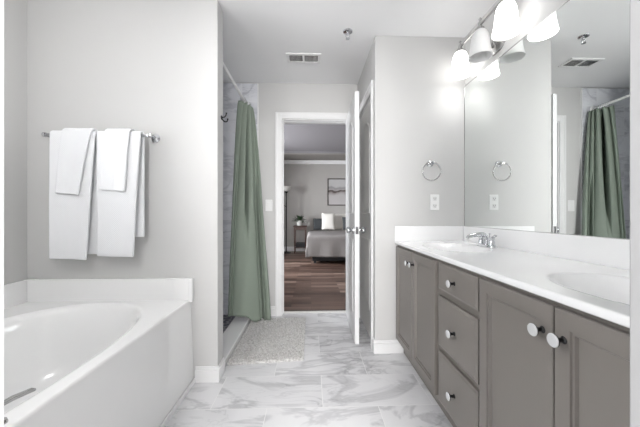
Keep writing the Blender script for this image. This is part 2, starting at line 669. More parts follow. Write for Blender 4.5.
bm = bmesh.new()
casing(bm, 0, YB, -1, DX0, DX1, 0, DZ, wide=0.070)
t2 = struct('trim_2', bm, 'trim_white', bevel=0.002)
bm = boxes((DX0, DX0 + 0.004, YB - 0.002, 3.082, 0.006, DZ), (DX1 - 0.012, DX1, YB - 0.002, 3.082, 0.006, DZ), (DX0 + 0.004, DX1 - 0.012, YB - 0.002, 3.082, DZ - 0.006, DZ),
           (DX0 + 0.004, DX0 + 0.010, 3.002, 3.035, 0.006, DZ - 0.006), (DX0 + 0.010, DX1 - 0.012, 3.002, 3.035, DZ - 0.012, DZ - 0.006))
t3 = struct('trim_3', bm, 'trim_white', bevel=0.0015)
obj('strike_plate', bx(DX0 + 0.004, DX0 + 0.006, 2.966, 2.992, 0.90, 0.96), 'chrome', t3)
bm = bmesh.new()
casing(bm, 1, 0.486, -1, CY0, CY1, 0, CZD, wide=0.076, thick=0.009)
struct('trim_4', bm, 'trim_white', bevel=0.002)
struct('trim_5', boxes((0.49, 0.60, CY0, CY0 + 0.012, 0, CZD), (0.49, 0.60, CY1 - 0.012, CY1, 0, CZD), (0.49, 0.60, CY0 + 0.012, CY1 - 0.012, CZD - 0.012, CZD)), 'trim_white')


# baseboards
def baseboard(name, x0, x1, y0, y1, face):
    """face: which side looks into the room: -y, +x ..."""
    bm = bmesh.new()
    t, h = 0.013, 0.10
    if face == '-y':
        box(bm, x0, x1, y0 - t, y0, 0, h - 0.022)
        box(bm, x0, x1, y0 - t * 0.55, y0, h - 0.022, h)
    elif face == '+x':
        box(bm, x0, x0 + t, y0, y1, 0, h - 0.022)
        box(bm, x0, x0 + t * 0.55, y0, y1, h - 0.022, h)
    elif face == '-x':
        box(bm, x0 - t, x0, y0, y1, 0, h - 0.022)
        box(bm, x0 - t * 0.55, x0, y0, y1, h - 0.022, h)
    return struct(name, bm, 'trim_white', bevel=0.003)


baseboard('baseboard_tub', -0.726, -0.589 + 0.013, YD, YD, '-y')
baseboard('baseboard_end', -0.589, 0, YD, 1.922, '+x')
baseboard('baseboard_rear', 0.486 - 0.013, 0.70, YT, YT, '-y')
baseboard('baseboard_passage', 0.486, 0, YT, CY0 - 0.077, '-x')
baseboard('baseboard_back', -0.544, DX0 - 0.073, YB, YB, '-y')


# moulded doors: slab, then raised panel mouldings on both faces
def panel_outline(u0, u1, z0, z1, arch, inset, n=14):
    u0 += inset
    u1 -= inset
    z0 += inset
    z1 -= inset
    pts = [(u0, z0), (u1, z0)]
    if arch <= 0:
        pts += [(u1, z1), (u0, z1)]
        return pts
    um = (u0 + u1) / 2
    for k in range(n + 1):
        t = k / n
        u = u1 + (u0 - u1) * t
        pts.append((u, z1 - arch + arch * (math.sin(PI * t) ** 0.8)))
    return pts


def door_panels(bm, plane, out, u0, u1, z_list):
    for (z0, z1, arch) in z_list:
        loops = []
        for ins, h in ((0, 0.0), (0.006, 0.006), (0.018, 0.006), (0.030, 0.001), (0.045, 0.0015), (0.062, 0.0055)):
            loops.append([Vector((plane + out * h, u, z)) for u, z in panel_outline(u0, u1, z0, z1, arch, ins)])
        loft(bm, loops, cap0=False)


def door_knob(parent, x, out, y, z):
    d = (out, 0, 0)
    k = obj('knob', lathe_bm([(0, 0.062), (0.016, 0.061), (0.025, 0.054), (0.0275, 0.045), (0.025, 0.036), (0.014, 0.028), (0.010, 0.022), (0.010, 0.009), (0.030, 0.008), (0.032, 0.004), (0.032, 0.0), (0, 0.0)],
                             (x, y, z), d, 24), 'chrome', parent, smooth=True)
    k['label'] = 'round chrome door knob'
    return k


LX0, LX1, LY0, LY1 = 0.360, 0.394, 2.248, 2.945
d1 = struct('door_1', bx(LX0, LX1, LY0, LY1, 0.018, 2.034), 'door_white', org=(LX1, LY1, 0), bevel=0.002)
for pl, out, nm in ((LX0, -1, 'panel_moulding'), (LX1, 1, 'panel_moulding')):
    bm = bmesh.new()
    door_panels(bm, pl, out, LY0 + 0.11, LY1 - 0.11, ((0.24, 0.84, 0), (1.06, 1.87, 0.09)))
    obj(nm, bm, 'door_white', d1, smooth=True, flat_angle=25)
door_knob(d1, LX0, -1, LY0 + 0.062, 0.925)
door_knob(d1, LX1, 1, LY0 + 0.062, 0.925)
obj('latch_plate', bx(LX0 + 0.006, LX1 - 0.006, LY0 - 0.0015, LY0, 0.895, 0.955), 'chrome', d1)
for hz in (0.22, 1.02, 1.82):
    bm = bmesh.new()
    tube(bm, [(LX1 + 0.006, LY1 + 0.004, hz - 0.045), (LX1 + 0.006, LY1 + 0.004, hz + 0.045)], 0.006, 10)
    obj('hinge', bm, 'chrome', d1, smooth=True)

d1.rotation_euler[2] = -0.017
d2 = struct('door_2', bx(0.497, 0.532, CY0 + 0.014, CY1 - 0.014, 0.012, CZD - 0.014), 'closet_paint', org=(0.497, CY1, 0), bevel=0.002)
bm = bmesh.new()
door_panels(bm, 0.497, -1, CY0 + 0.105, CY1 - 0.105, ((0.24, 0.84, 0), (1.06, 1.88, 0.08)))
obj('panel_moulding', bm, 'closet_paint', d2, smooth=True, flat_angle=25)

# ------------------------------------------------------------------ bedroom beyond the doorway
YF = 8.0
struct('floor_bedroom', bx(-2.7, 3.1, 3.08, 8.1, -0.10, 0.0), 'wood_planks')
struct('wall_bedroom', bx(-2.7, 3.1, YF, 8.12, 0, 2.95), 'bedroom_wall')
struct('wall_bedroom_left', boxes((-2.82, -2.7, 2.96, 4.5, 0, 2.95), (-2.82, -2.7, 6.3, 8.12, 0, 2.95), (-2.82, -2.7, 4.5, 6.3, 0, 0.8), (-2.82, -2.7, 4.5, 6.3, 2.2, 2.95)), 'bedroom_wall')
w = struct('window_3', boxes((-2.81, -2.69, 4.5, 4.55, 0.8, 2.2), (-2.81, -2.69, 6.25, 6.3, 0.8, 2.2), (-2.81, -2.69, 4.55, 6.25, 0.8, 0.85), (-2.81, -2.69, 4.55, 6.25, 2.15, 2.2),
                             (-2.80, -2.70, 5.38, 5.42, 0.85, 2.15)), 'trim_white')
obj('pane', bx(-2.76, -2.756, 4.55, 6.25, 0.85, 2.15), 'window_glass', w)
struct('wall_bedroom_right', bx(3.1, 3.22, 2.96, 8.12, 0, 2.95), 'bedroom_wall')
# lowered rim around a raised tray
struct('ceiling_bedroom_rim', boxes((-2.7, 3.1, 2.96, 3.9, 2.55, 2.57), (-2.7, 3.1, 7.12, 8.0, 2.55, 2.57), (-2.7, -1.9, 3.9, 7.12, 2.55, 2.57), (2.3, 3.1, 3.9, 7.12, 2.55, 2.57)), mat('soffit_shaded', (0.31, 0.295, 0.28), 0.8, bump=(120, 0.1, 0.002), spec=0.1))  # darker copy of the wall paint; the rim's shade is in its colour
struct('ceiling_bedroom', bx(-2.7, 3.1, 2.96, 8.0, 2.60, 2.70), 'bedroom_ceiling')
struct('trim_6', boxes((-2.7, 3.1, YF - 0.05, YF, 2.45, 2.55), (-2.7, 3.1, YF - 0.075, YF - 0.05, 2.51, 2.55)), 'trim_white', bevel=0.008)
struct('trim_7', boxes((-1.9, 2.3, 7.06, 7.12, 2.57, 2.60), (-1.9, 2.3, 3.9, 3.96, 2.57, 2.60)), 'bedroom_ceiling')
struct('baseboard_bedroom', bx(-2.7, 3.1, YF - 0.015, YF, 0, 0.13), 'trim_white', bevel=0.004)

# ------------------------------------------------------------------ bathtub
TX0, TX1, TY0, TY1, TZ = -1.751, -0.735, 0.288, 1.809, 0.522
tub = thing('bathtub', 'large white garden bathtub with oval basin under the towels', 'bathtub', ((TX0 + TX1) / 2, (TY0 + TY1) / 2, 0))


def sgnpow(v, p):
    return math.copysign(abs(v) ** p, v)


BC = Vector((-1.225, 1.03))
BAX, BAY = 0.412, 0.712
NS = 72
bm = bmesh.new()
rings = []


def rect_pt(t, x0, x1, y0, y1):
    """Point on a rectangle outline in direction t from the basin centre."""
    d = Vector((math.cos(t), math.sin(t)))
    k = 1e9
    for lim, c, i in ((x1, d.x, 0), (x0, d.x, 0), (y1, d.y, 1), (y0, d.y, 1)):
        if abs(c) > 1e-9:
            q = (lim - BC[i]) / c
            if q > 0:
                k = min(k, q)
    return BC + d * k


angs = [2 * PI * k / NS for k in range(NS)]
for cx, cy in ((TX0, TY0), (TX1, TY0), (TX0, TY1), (TX1, TY1)):      # put a vertex on each corner
    a = math.atan2(cy - BC.y, cx - BC.x) % (2 * PI)
    i = min(range(NS), key=lambda k: abs(angs[k] - a))
    angs[i] = a
outer = [rect_pt(t, TX0, TX1, TY0, TY1) for t in angs]


def sup(t, ax, ay, e=2.5):
    c, s = math.cos(t), math.sin(t)
    k = (abs(c / ax) ** e + abs(s / ay) ** e) ** (-1 / e)
    return BC + Vector((c, s)) * k


loops = []
loops.append([Vector((p.x, p.y, 0.0)) for p in outer])
LEAN = 0.020
loops.append([Vector((p.x - (LEAN if p.x > TX1 - 0.01 else 0), p.y, TZ - 0.012)) for p in outer])
q = [BC + (p - BC) * 0.996 for p in outer]
loops.append([Vector((p.x - LEAN * max(0, (p.x - BC.x) / (TX1 - BC.x)), p.y, TZ - 0.003)) for p in q])
q = [BC + (p - BC) * 0.985 for p in outer]
loops.append([Vector((p.x - LEAN * max(0, (p.x - BC.x) / (TX1 - BC.x)), p.y, TZ)) for p in q])
q = [BC + (p - BC) * 0.972 for p in outer]
loops.append([Vector((p.x - LEAN * max(0, (p.x - BC.x) / (TX1 - BC.x)), p.y, TZ)) for p in q])
for f, dz in ((1.025, 0.0), (1.0, 0.0), (0.985, -0.003), (0.97, -0.012), (0.955, -0.03), (0.93, -0.09), (0.90, -0.18), (0.86, -0.28), (0.80, -0.345), (0.70, -0.375), (0.5, -0.385), (0.2, -0.388)):
    loops.append([Vector((p.x, p.y, TZ + dz)) for p in [sup(t, BAX * f, BAY * f) for t in angs]])
loft(bm, loops, cap0=False)
obj('tub_shell', bm, 'acrylic', tub, smooth=True, flat_angle=50)
# raised splash ledge along the two walls
bm = boxes((TX0, TX1 - 0.0, TY1 - 0.024, TY1, TZ - 0.01, 0.657), (TX0, TX0 + 0.024, TY0, TY1 - 0.024, TZ - 0.01, 0.657), (TX1 - 0.022, TX1, TY1 - 0.03, TY1 - 0.024, TZ - 0.01, 0.655))
obj('splash_ledge', bm, 'acrylic', tub, bevel=0.008, seg=3)
obj('apron_bead', bx(TX1 + 0.0005, TX1 + 0.010, TY0, TY1 - 0.002, 0, 0.03), 'trim_white', tub, bevel=0.004)
# drain and overflow
obj('drain', lathe_bm([(0, 0.006), (0.03, 0.005), (0.036, 0.0), (0, 0)], (-1.235, 0.62, TZ - 0.388), n=20), 'chrome', tub, smooth=True)
# slim chrome lever at the basin rim nearest the apron
bm = bmesh.new()
tube(bm, [(-0.880, 0.934, 0.498), (-0.883, 0.926, 0.502), (-0.893, 0.88, 0.507), (-0.899, 0.83, 0.507)] + bez((-0.90, 0.80, 0.505), (-0.90, 0.76, 0.50), (-0.88, 0.74, 0.48), (-0.845, 0.74, 0.465), 6),
     [0.004, 0.007, 0.008, 0.007] + [0.007] * 6 + [0.010], 12)
h = obj('lever', bm, 'nickel', tub, smooth=True)
h['label'] = 'slim chrome lever at the basin rim'
obj('deck_button', lathe_bm([(0, 0.012), (0.010, 0.010), (0.012, 0.004), (0.012, 0), (0, 0)], (-0.792, 0.752, TZ), n=16), 'nickel', tub, smooth=True)

# ------------------------------------------------------------------ towel bar and towels
BY, BZ = 1.742, 1.530
tb = thing('towel_bar', 'chrome towel bar on the wall above the bathtub', 'towel bar', (-1.255, BY, BZ))
bm = bmesh.new()
tube(bm, [(-1.585, BY, BZ), (-0.972, BY, BZ)], 0.0085, 14)
obj('rail', bm, 'chrome', tb, smooth=True)
for x in (-1.585, -0.972):
    bm = bmesh.new()
    lathe(bm, [(0, 0), (0.027, 0), (0.027, 0.006), (0.020, 0.012), (0.011, 0.018), (0.010, 0.055), (0.014, 0.060), (0.015, 0.068), (0.012, 0.078), (0.0, 0.082)], (x, YD, BZ), (0, -1, 0), 20)
    obj('bracket', bm, 'chrome', tb, smooth=True)


def towel(name, label, r, top, bot_f, bot_b, z_b, th, cat='towel', group=None, seed=0):
    """A cloth hung over the bar. top=(x0,x1) on the bar; bot_f=((xl,zl),(xr,zr)) front hem; bot_b=(x0,x1), z_b back hem."""
    rnd = random.Random(seed)
    ph = rnd.uniform(0, 6)
    NU, NV = 20, 0
    prof = []
    for k in range(25):                       # front, from the hem up
        prof.append(('f', k / 24))
    for k in range(1, 8):
        prof.append(('t', k / 8))
    for k in range(21):
        prof.append(('b', k / 20))
    bm = bmesh.new()
    grid = []
    for kind, s in prof:
        row = []
        for i in range(NU + 1):
            u = i / NU
            xt = top[0] + (top[1] - top[0]) * u
            if kind == 'f':
                xh = bot_f[0][0] + (bot_f[1][0] - bot_f[0][0]) * u
                zh = bot_f[0][1] + (bot_f[1][1] - bot_f[0][1]) * u
                e = 1 - s
                x = xt + (xh - xt) * (e ** 0.85)
                z = BZ + (zh - BZ) * e
                y = BY - r - 0.004 * e * (1 + math.sin(u * 7 + ph)) - 0.004 * math.sin(PI * min(1, e * 1.0)) * (0.5 + 0.5 * math.sin(u * 4 + ph * 2))
            elif kind == 't':
                a = PI * s
                x, y, z = xt, BY - r * math.cos(a), BZ + r * math.sin(a)
            else:
                xh = bot_b[0] + (bot_b[1] - bot_b[0]) * u
                x = xt + (xh - xt) * s
                z = BZ + (z_b - BZ) * s
                y = BY + r + 0.002 * math.sin(u * 5 + ph)
            row.append(bm.verts.new((x, y, z)))
        grid.append(row)
    for a in range(len(grid) - 1):
        for i in range(NU):
            bm.faces.new((grid[a][i], grid[a][i + 1], grid[a + 1][i + 1], grid[a + 1][i]))
    o = obj(name, bm, 'terry', smooth=True, flat_angle=180)
    o.location.x += 0.012
    sd = o.modifiers.new('solid', 'SOLIDIFY')
    sd.thickness = th
    sd.offset = 0
    bv = o.modifiers.new('bevel', 'BEVEL')
    bv.width = th * 0.4
    bv.segments = 2
    bv.limit_method = 'ANGLE'
    bv.angle_limit = math.radians(60)
    return tag(o, label, cat, group)


towel('bath_towel', 'long white bath towel hanging over the left half of the towel bar', 0.0175, (-1.550, -1.287), ((-1.546, 0.795), (-1.335, 0.785)), (-1.545, -1.285), 0.815, 0.014, seed=1)
towel('bath_towel', 'long white bath towel hanging over the right half of the towel bar', 0.0175, (-1.281, -1.024), ((-1.276, 0.808), (-1.065, 0.800)), (-1.280, -1.024), 0.918, 0.014, seed=2)
towel('hand_towel', 'small white hand towel draped over the left bath towel', 0.034, (-1.470, -1.302), ((-1.500, 1.178), (-1.368, 1.168)), (-1.47, -1.31), 1.25, 0.011, seed=3)
towel('hand_towel', 'small white hand towel draped over the right bath towel', 0.034, (-1.226, -1.080), ((-1.246, 1.198), (-1.103, 1.188)), (-1.226, -1.08), 1.25, 0.011, seed=4)

# ------------------------------------------------------------------ shower: curb, rod, curtain, hook
tag(obj('shower_curb', bx(-0.745, -0.592, 1.926, YB - 0.013, 0.0, 0.052), 'acrylic', bevel=0.008, seg=3), 'low white shower curb between the rug and the pebble shower floor', 'shower curb')
rod = thing('shower_rod', 'thin white shower curtain rod below the ceiling', 'curtain rod', (-0.66, 2.44, 2.175))
bm = bmesh.new()
tube(bm, [(-0.66, 1.94, 2.175), (-0.66, YB - 0.016, 2.175)], 0.012, 14)
obj('tube', bm, 'rod_white', rod, smooth=True)
for y, ax in ((1.938, (0, 1, 0)), (YB - 0.0125, (0, -1, 0))):
    obj('flange', lathe_bm([(0, 0), (0.030, 0), (0.030, 0.006), (0.016, 0.016), (0, 0.016)], (-0.66, y, 2.175), ax, 20), 'rod_white', rod, smooth=True)

cur = thing('shower_curtain', 'sage green shower curtain gathered at the end of the rod', 'shower curtain', (-0.62, 2.80, 0.0))


def smooth01(t):
    t = max(0, min(1, t))
    return t * t * (3 - 2 * t)


SEG_TOP = (0.0, 0.16, 0.44, 0.70, 0.86, 1.0)
SEG_HEM = (0.0, 0.10, 0.44, 0.74, 0.88, 1.0)


def bulge(u, cuts):
    for a, b in zip(cuts, cuts[1:]):
        if u <= b:
            t = (u - a) / (b - a)
            return (b - a), math.sin(PI * max(0, min(1, t))) ** 0.6
    return 0.1, 0.0


def curtain_pt(u, v, off=0.0):
    """u along the gathered width (0 = inner shower side), v from the top 0 to the hem 1."""
    x0, y0 = -0.672 - 0.090 * v ** 0.6, 2.755 - 0.120 * v
    x1, y1 = -0.598 + 0.215 * v ** 0.75, 2.925 - 0.150 * v
    x = x0 + (x1 - x0) * u
    y = y0 + (y1 - y0) * u
    d = Vector((x1 - x0, y1 - y0)).normalized()
    nrm = Vector((d.y, -d.x))           # towards the passage
    cuts = [a + (b - a) * v for a, b in zip(SEG_TOP, SEG_HEM)]
    w1, f1 = bulge(u, cuts)
    w2, f2 = bulge(u, cuts[:2] + cuts[3:])
    m = smooth01((v - 0.28) / 0.35)
    h1 = f1 * (0.030 + 0.13 * w1)
    h2 = f2 * (0.030 + 0.045 * w2)
    h = h1 + (h2 - h1) * m - 0.034
    uc, sg = 0.43 - 0.05 * v, 0.062 - 0.020 * v
    h -= 0.130 * math.exp(-((u - uc) / sg) ** 4) * (1 - smooth01((v - 0.38) / 0.30)) * smooth01(v / 0.12)
    h -= 0.075 * math.exp(-((u - 0.80) / 0.035) ** 4) * smooth01((v - 0.25) / 0.25)
    h -= 0.030 * math.exp(-((u - 0.055) / 0.022) ** 4) * smooth01((v - 0.2) / 0.3)
    h += 0.005 * math.sin(9 * u + 5 * v) * v + 0.006 * noise.noise(Vector((u * 5, v * 4, 1.3)))
    p = Vector((x, y)) + nrm * (h + off)
    hem = 0.105 - 0.077 * smooth01((u - 0.34) / 0.30)
    z = 2.150 + (hem - 2.150) * v - 0.014 * (1 - v) ** 8 * (1 - math.cos(2 * PI * 7 * u)) * 0.5
    return Vector((p.x, min(p.y, YB - 0.020), z))


NU, NV = 220, 80
bm = bmesh.new()
g = [[bm.verts.new(curtain_pt(i / NU, j / NV)) for i in range(NU + 1)] for j in range(NV + 1)]
for j in range(NV):
    for i in range(NU):
        bm.faces.new((g[j][i], g[j][i + 1], g[j + 1][i + 1], g[j + 1][i]))
c = obj('cloth', bm, 'curtain_cloth', cur, smooth=True, flat_angle=180)
sd = c.modifiers.new('solid', 'SOLIDIFY')
sd.thickness = 0.003
sd.offset = 0
for k in range(7):
    u = (k + 0.5) / 7
    p = curtain_pt(u, 0.012)
    yk = 2.755 + 0.165 * u
    bm = bmesh.new()
    cx, cy, cz = -0.66, yk, 2.168
    tube(bm, [(cx + 0.022 * math.cos(t), cy, cz + 0.024 * math.sin(t)) for t in [2 * PI * q / 18 for q in range(19)]], 0.002, 6, caps=False)
    obj('ring', bm, 'chrome', cur, smooth=True)
# translucent white liner edge that shows beside the cloth near the top
bm = bmesh.new()
g = [[bm.verts.new((-0.700 + 0.008 * math.sin(i * 1.4) - 0.002 * i - 0.075 * (j / 12) ** 0.6, 2.765 + 0.010 * i - 0.03 * j / 12, 2.12 - 2.0 * j / 12)) for i in range(5)] for j in range(13)]
for j in range(12):
    for i in range(4):
        bm.faces.new((g[j][i], g[j][i + 1], g[j + 1][i + 1], g[j + 1][i]))
l = obj('liner', bm, 'liner', cur, smooth=True, flat_angle=180)
l['label'] = 'white shower curtain liner'
sd = l.modifiers.new('solid', 'SOLIDIFY')
sd.thickness = 0.002

# robe hook on the wall end
hk = thing('robe_hook', 'small dark robe hook on the wall end by the shower', 'hook', (-0.589, 1.885, 1.685))
obj('mount_plate', lathe_bm([(0, 0.005), (0.012, 0.005), (0.014, 0), (0, 0)], (-0.589, 1.885, 1.69), (1, 0, 0), 18, 1.0), 'black_metal', hk, smooth=True)
bm = bmesh.new()
tube(bm, bez((-0.585, 1.885, 1.692), (-0.565, 1.885, 1.69), (-0.558, 1.885, 1.70), (-0.556, 1.885, 1.722), 8), [0.004] * 8 + [0.006], 8)
obj('prong', bm, 'black_metal', hk, smooth=True)
bm = bmesh.new()
tube(bm, bez((-0.585, 1.885, 1.684), (-0.572, 1.885, 1.655), (-0.545, 1.885, 1.655), (-0.548, 1.885, 1.683), 8), [0.004] * 8 + [0.006], 8)
obj('prong', bm, 'black_metal', hk, smooth=True)

# ------------------------------------------------------------------ bath rug
RX0, RX1, RY0, RY1 = -0.584, -0.055, 1.995, 2.85
bm = bmesh.new()
box(bm, RX0, RX1, RY0, RY1, 0.001, 0.010)
rnd = random.Random(3)
nx, ny = 36, 58
tmpl = bmesh.new()
bmesh.ops.create_icosphere(tmpl, subdivisions=1, radius=1)
tv = [v.co.copy() for v in tmpl.verts]
tf = [[v.index for v in f.verts] for f in tmpl.faces]
tmpl.free()
for i in range(nx):
    for j in range(ny):
        x = RX0 + (i + 0.5 + rnd.uniform(-.3, .3)) * (RX1 - RX0) / nx
        y = RY0 + (j + 0.5 + rnd.uniform(-.3, .3)) * (RY1 - RY0) / ny
        rr = rnd.uniform(0.0066, 0.0092)
        rz = rnd.uniform(0.009, 0.019)
        ang = rnd.uniform(0, PI)
        tl = Vector((rnd.uniform(-.5, .5), rnd.uniform(-.5, .5), 0))
        vs = [bm.verts.new((x + c.x * rr + tl.x * c.z * rz * .6, y + c.y * rr + tl.y * c.z * rz * .6, 0.012 + c.z * rz * 0.8 if c.z > 0 else 0.012 + c.z * 0.004)) for c in tv]
        for f in tf:
            bm.faces.new([vs[k] for k in f])
for v in bm.verts:
    v.co.y += 0.05 * (v.co.x - RX0) / (RX1 - RX0) * (1 - (v.co.y - RY0) / (RY1 - RY0))
tag(obj('bath_rug', bm, 'rug_chenille', smooth=True, flat_angle=180), 'pale grey shaggy bath rug on the marble floor before the shower', 'rug')

# ------------------------------------------------------------------ vanity cabinets
FX = 0.657         # face frame front
DXF = 0.638        # door fronts
CT = 0.831         # underside of the worktop
KZ = 0.10          # toe kick height


def shaker(bm, x, y0, y1, z0, z1, th=0.019, frame=0.058):
    """Door with a wide frame, a bead and a recessed field; front looks towards -x."""
    def lp(ins, dx):
        return [Vector((x + dx, y0 + ins, z0 + ins)), Vector((x + dx, y1 - ins, z0 + ins)), Vector((x + dx, y1 - ins, z1 - ins)), Vector((x + dx, y0 + ins, z1 - ins))]
    loft(bm, [lp(0, th), lp(0, 0.003), lp(0.003, 0), lp(frame - 0.012, 0), lp(frame - 0.010, 0.005), lp(frame - 0.004, 0.005), lp(frame, 0.012), lp(frame + 0.02, 0.012)])


def drawer_front(bm, x, y0, y1, z0, z1, th=0.019):
    def lp(ins, dx):
        return [Vector((x + dx, y0 + ins, z0 + ins)), Vector((x + dx, y1 - ins, z0 + ins)), Vector((x + dx, y1 - ins, z1 - ins)), Vector((x + dx, y0 + ins, z1 - ins))]
    loft(bm, [lp(0, th), lp(0, 0.005), lp(0.004, 0.004), (lp(0.012, 0.0)), lp(0.03, 0.0)])


def knob(parent, y, z, name='knob'):
    k = obj(name, lathe_bm([(0, 0.031), (0.0155, 0.031), (0.017, 0.0295), (0.017, 0.027)], (DXF, y, z), (-1, 0, 0), 26), 'knob_face', parent, smooth=True, flat_angle=30)
    k['label'] = 'flat round pale knob on a black stem'
    obj('stem', lathe_bm([(0.017, 0.027), (0.0168, 0.0245), (0.008, 0.019), (0.006, 0.014), (0.006, 0.004), (0.010, 0.0), (0, 0)], (DXF, y, z), (-1, 0, 0), 22), 'black_metal', k, smooth=True)


def carcass(t, y0, y1, rails, mull=()):
    """Open box with a face frame."""
    bm = boxes((FX + 0.018, 1.172, y0, y0 + 0.016, KZ, CT), (FX + 0.018, 1.172, y1 - 0.016, y1, KZ, CT), (FX + 0.018, 1.172, y0 + 0.016, y1 - 0.016, KZ, KZ + 0.016),
               (1.160, 1.172, y0 + 0.016, y1 - 0.016, KZ + 0.016, CT))
    obj('body', bm, 'cabinet_paint', t)
    st = 0.034
    lst = [(FX, FX + 0.018, y0, y0 + st, KZ, CT), (FX, FX + 0.018, y1 - st, y1, KZ, CT)]
    for z0, z1 in rails:
        lst.append((FX, FX + 0.018, y0 + st, y1 - st, z0, z1))
    for m0, m1 in mull:
        lst.append((FX, FX + 0.018, m0, m1, rails[0][1], rails[-1][0]))
    obj('face_frame', boxes(*lst), 'cabinet_paint', t)
    obj('toe_kick', bx(FX + 0.048, FX + 0.062, y0, y1, 0, KZ), 'cabinet_paint', t)


GRP = 'taupe cabinets under the vanity top'
c1 = thing('vanity_cabinet', 'taupe vanity cabinet with two doors at the far end under the faucet', 'cabinet', (0.9, 1.785, 0), GRP)
carcass(c1, 1.432, 2.139, ((KZ, 0.14), (0.79, CT)), ((1.772, 1.800),))
c2 = thing('vanity_cabinet', 'taupe vanity cabinet with three stacked drawers', 'cabinet', (0.9, 1.25, 0), GRP)
carcass(c2, 1.068, 1.430, ((KZ, 0.14), (0.36, 0.41), (0.64, 0.69), (0.79, CT)))
c3 = thing('vanity_cabinet', 'taupe vanity cabinet with two large doors nearest the viewer', 'cabinet', (0.9, 0.7, 0), GRP)
carcass(c3, 0.304, 1.066, ((KZ, 0.14), (0.79, CT)), ((0.713, 0.745),))


def cab_door(parent, y0, y1, ky):
    bm = bmesh.new()
    shaker(bm, DXF, y0, y1, 0.122, 0.815)
    d = obj('door', bm, 'cabinet_paint', parent)
    knob(d, ky, 0.740)


cab_door(c1, 1.788, 2.122, 1.818)
cab_door(c1, 1.448, 1.784, 1.748)
cab_door(c3, 0.732, 1.060, 0.764)
cab_door(c3, 0.394, 0.727, 0.698)
for z0, z1 in ((0.682, 0.815), (0.400, 0.650), (0.122, 0.372)):
    bm = bmesh.new()
    drawer_front(bm, DXF, 1.075, 1.412, z0, z1)
    d = obj('drawer', bm, 'cabinet_paint', c2)
    knob(d, 1.247, (z0 + z1) / 2 - 0.002)

# ------------------------------------------------------------------ worktop with two moulded basins
vt = thing('countertop', 'white cultured marble vanity top with two moulded sinks', 'countertop', (0.9, 1.2, CT))
VX0, VX1, VY0, VY1, VZ = 0.630, 1.158, 0.300, 2.122, 0.854
SINKS = [(0.885, 1.725), (0.885, 0.715)]


def top_z(x, y):
    z = VZ
    for sx_, sy_ in SINKS:
        q = ((abs(x - sx_) / 0.175) ** 2.2 + (abs(y - sy_) / 0.235) ** 2.2) ** (1 / 2.2)
        if q < 1.0:
            s = 1 - q
            z -= 0.125 * smooth01(min(1, s / 0.72)) ** 0.8 + 0.006 * smooth01(s / 0.06)
        elif q < 1.09:
            pass
    return z


bm = bmesh.new()
nx, ny = 70, 230
g = []
for i in range(nx + 1):
    row = []
    for j in range(ny + 1):
        x = VX0 + 0.006 + (VX1 - VX0 - 0.006) * i / nx
        y = VY0 + (VY1 - VY0) * j / ny
        row.append(bm.verts.new((x, y, top_z(x, y))))
    g.append(row)
for i in range(nx):
    for j in range(ny):
        bm.faces.new((g[i][j], g[i + 1][j], g[i + 1][j + 1], g[i][j + 1]))
# rounded front edge and underside
prev = g[0]
for dx, dz in ((0.002, -0.0012), (0.0, -0.006), (0.0, -0.018), (0.003, -0.0225), (0.03, -0.0225)):
    row = [bm.verts.new((VX0 + dx, VY0 + (VY1 - VY0) * j / ny, VZ + dz)) for j in range(ny + 1)]
    for j in range(ny):
        bm.faces.new((prev[j], prev[j + 1], row[j + 1], row[j]))
    prev = row
o = obj('slab', bm, 'marble_top', vt, smooth=True, flat_angle=60)
obj('backsplash', bx(1.160, 1.1795, VY0, YT - 0.001, CT + 0.001, 0.964), 'marble_top', vt, bevel=0.004)
obj('sidesplash', bx(0.634, 1.159, 2.123, YT - 0.001, CT + 0.001, 0.964), 'marble_top', vt, bevel=0.004)
for sx_, sy_ in SINKS:
    obj('drain', lathe_bm([(0, 0.004), (0.02, 0.004), (0.024, 0.0), (0, 0)], (sx_, sy_, top_z(sx_, sy_) + 0.0005), n=18), 'chrome', vt, smooth=True)


def faucet(loc, label):
    x, y, z = loc
    t = thing('faucet', label, 'faucet', loc)
    bm = bmesh.new()
    pts = []
    for k in range(32):
        a = 2 * PI * k / 32
        pts.append((0.027 * sgnpow(math.cos(a), 0.8), 0.080 * sgnpow(math.sin(a), 0.75)))
    loft(bm, [[Vector((x + u * f, y + v * f, z + h)) for u, v in pts] for f, h in ((1, 0.0005), (1, 0.010), (0.93, 0.016), (0.7, 0.018))])
    obj('base_plate', bm, 'chrome', t, smooth=True)
    bm = bmesh.new()
    tube(bm, [(x, y, z + 0.012), (x, y, z + 0.035)] + bez((x, y, z + 0.05), (x - 0.003, y, z + 0.085), (x - 0.05, y, z + 0.085), (x - 0.112, y, z + 0.062), 9) + [(x - 0.122, y, z + 0.050)],
         [0.018, 0.016] + [0.015 - 0.003 * k / 9 for k in range(10)] + [0.010], 14)
    obj('spout', bm, 'chrome', t, smooth=True)
    for s in (-1, 1):
        yy = y + s * 0.052
        bm = lathe_bm([(0.019, 0.012), (0.017, 0.035), (0.013, 0.046), (0.016, 0.052), (0.015, 0.062), (0, 0.066)], (x, yy, z), n=18)
        hd = obj('handle', bm, 'chrome', t, smooth=True)
        bm = bmesh.new()
        tube(bm, [(x + 0.004, yy, z + 0.059), (x - 0.004, yy + s * 0.02, z + 0.066), (x - 0.010, yy + s * 0.046, z + 0.074), (x - 0.012, yy + s * 0.058, z + 0.076)], [0.007, 0.0065, 0.008, 0.005], 10)
        obj('lever', bm, 'chrome', hd, smooth=True)
    bm = bmesh.new()
    tube(bm, [(x + 0.020, y, z + 0.012), (x + 0.020, y, z + 0.075)], 0.003, 8)
    lathe(bm, [(0, 0), (0.006, 0.002), (0.006, 0.008), (0, 0.012)], (x + 0.020, y, z + 0.073), n=10)
    obj('lift_rod', bm, 'chrome', t, smooth=True)
    return t


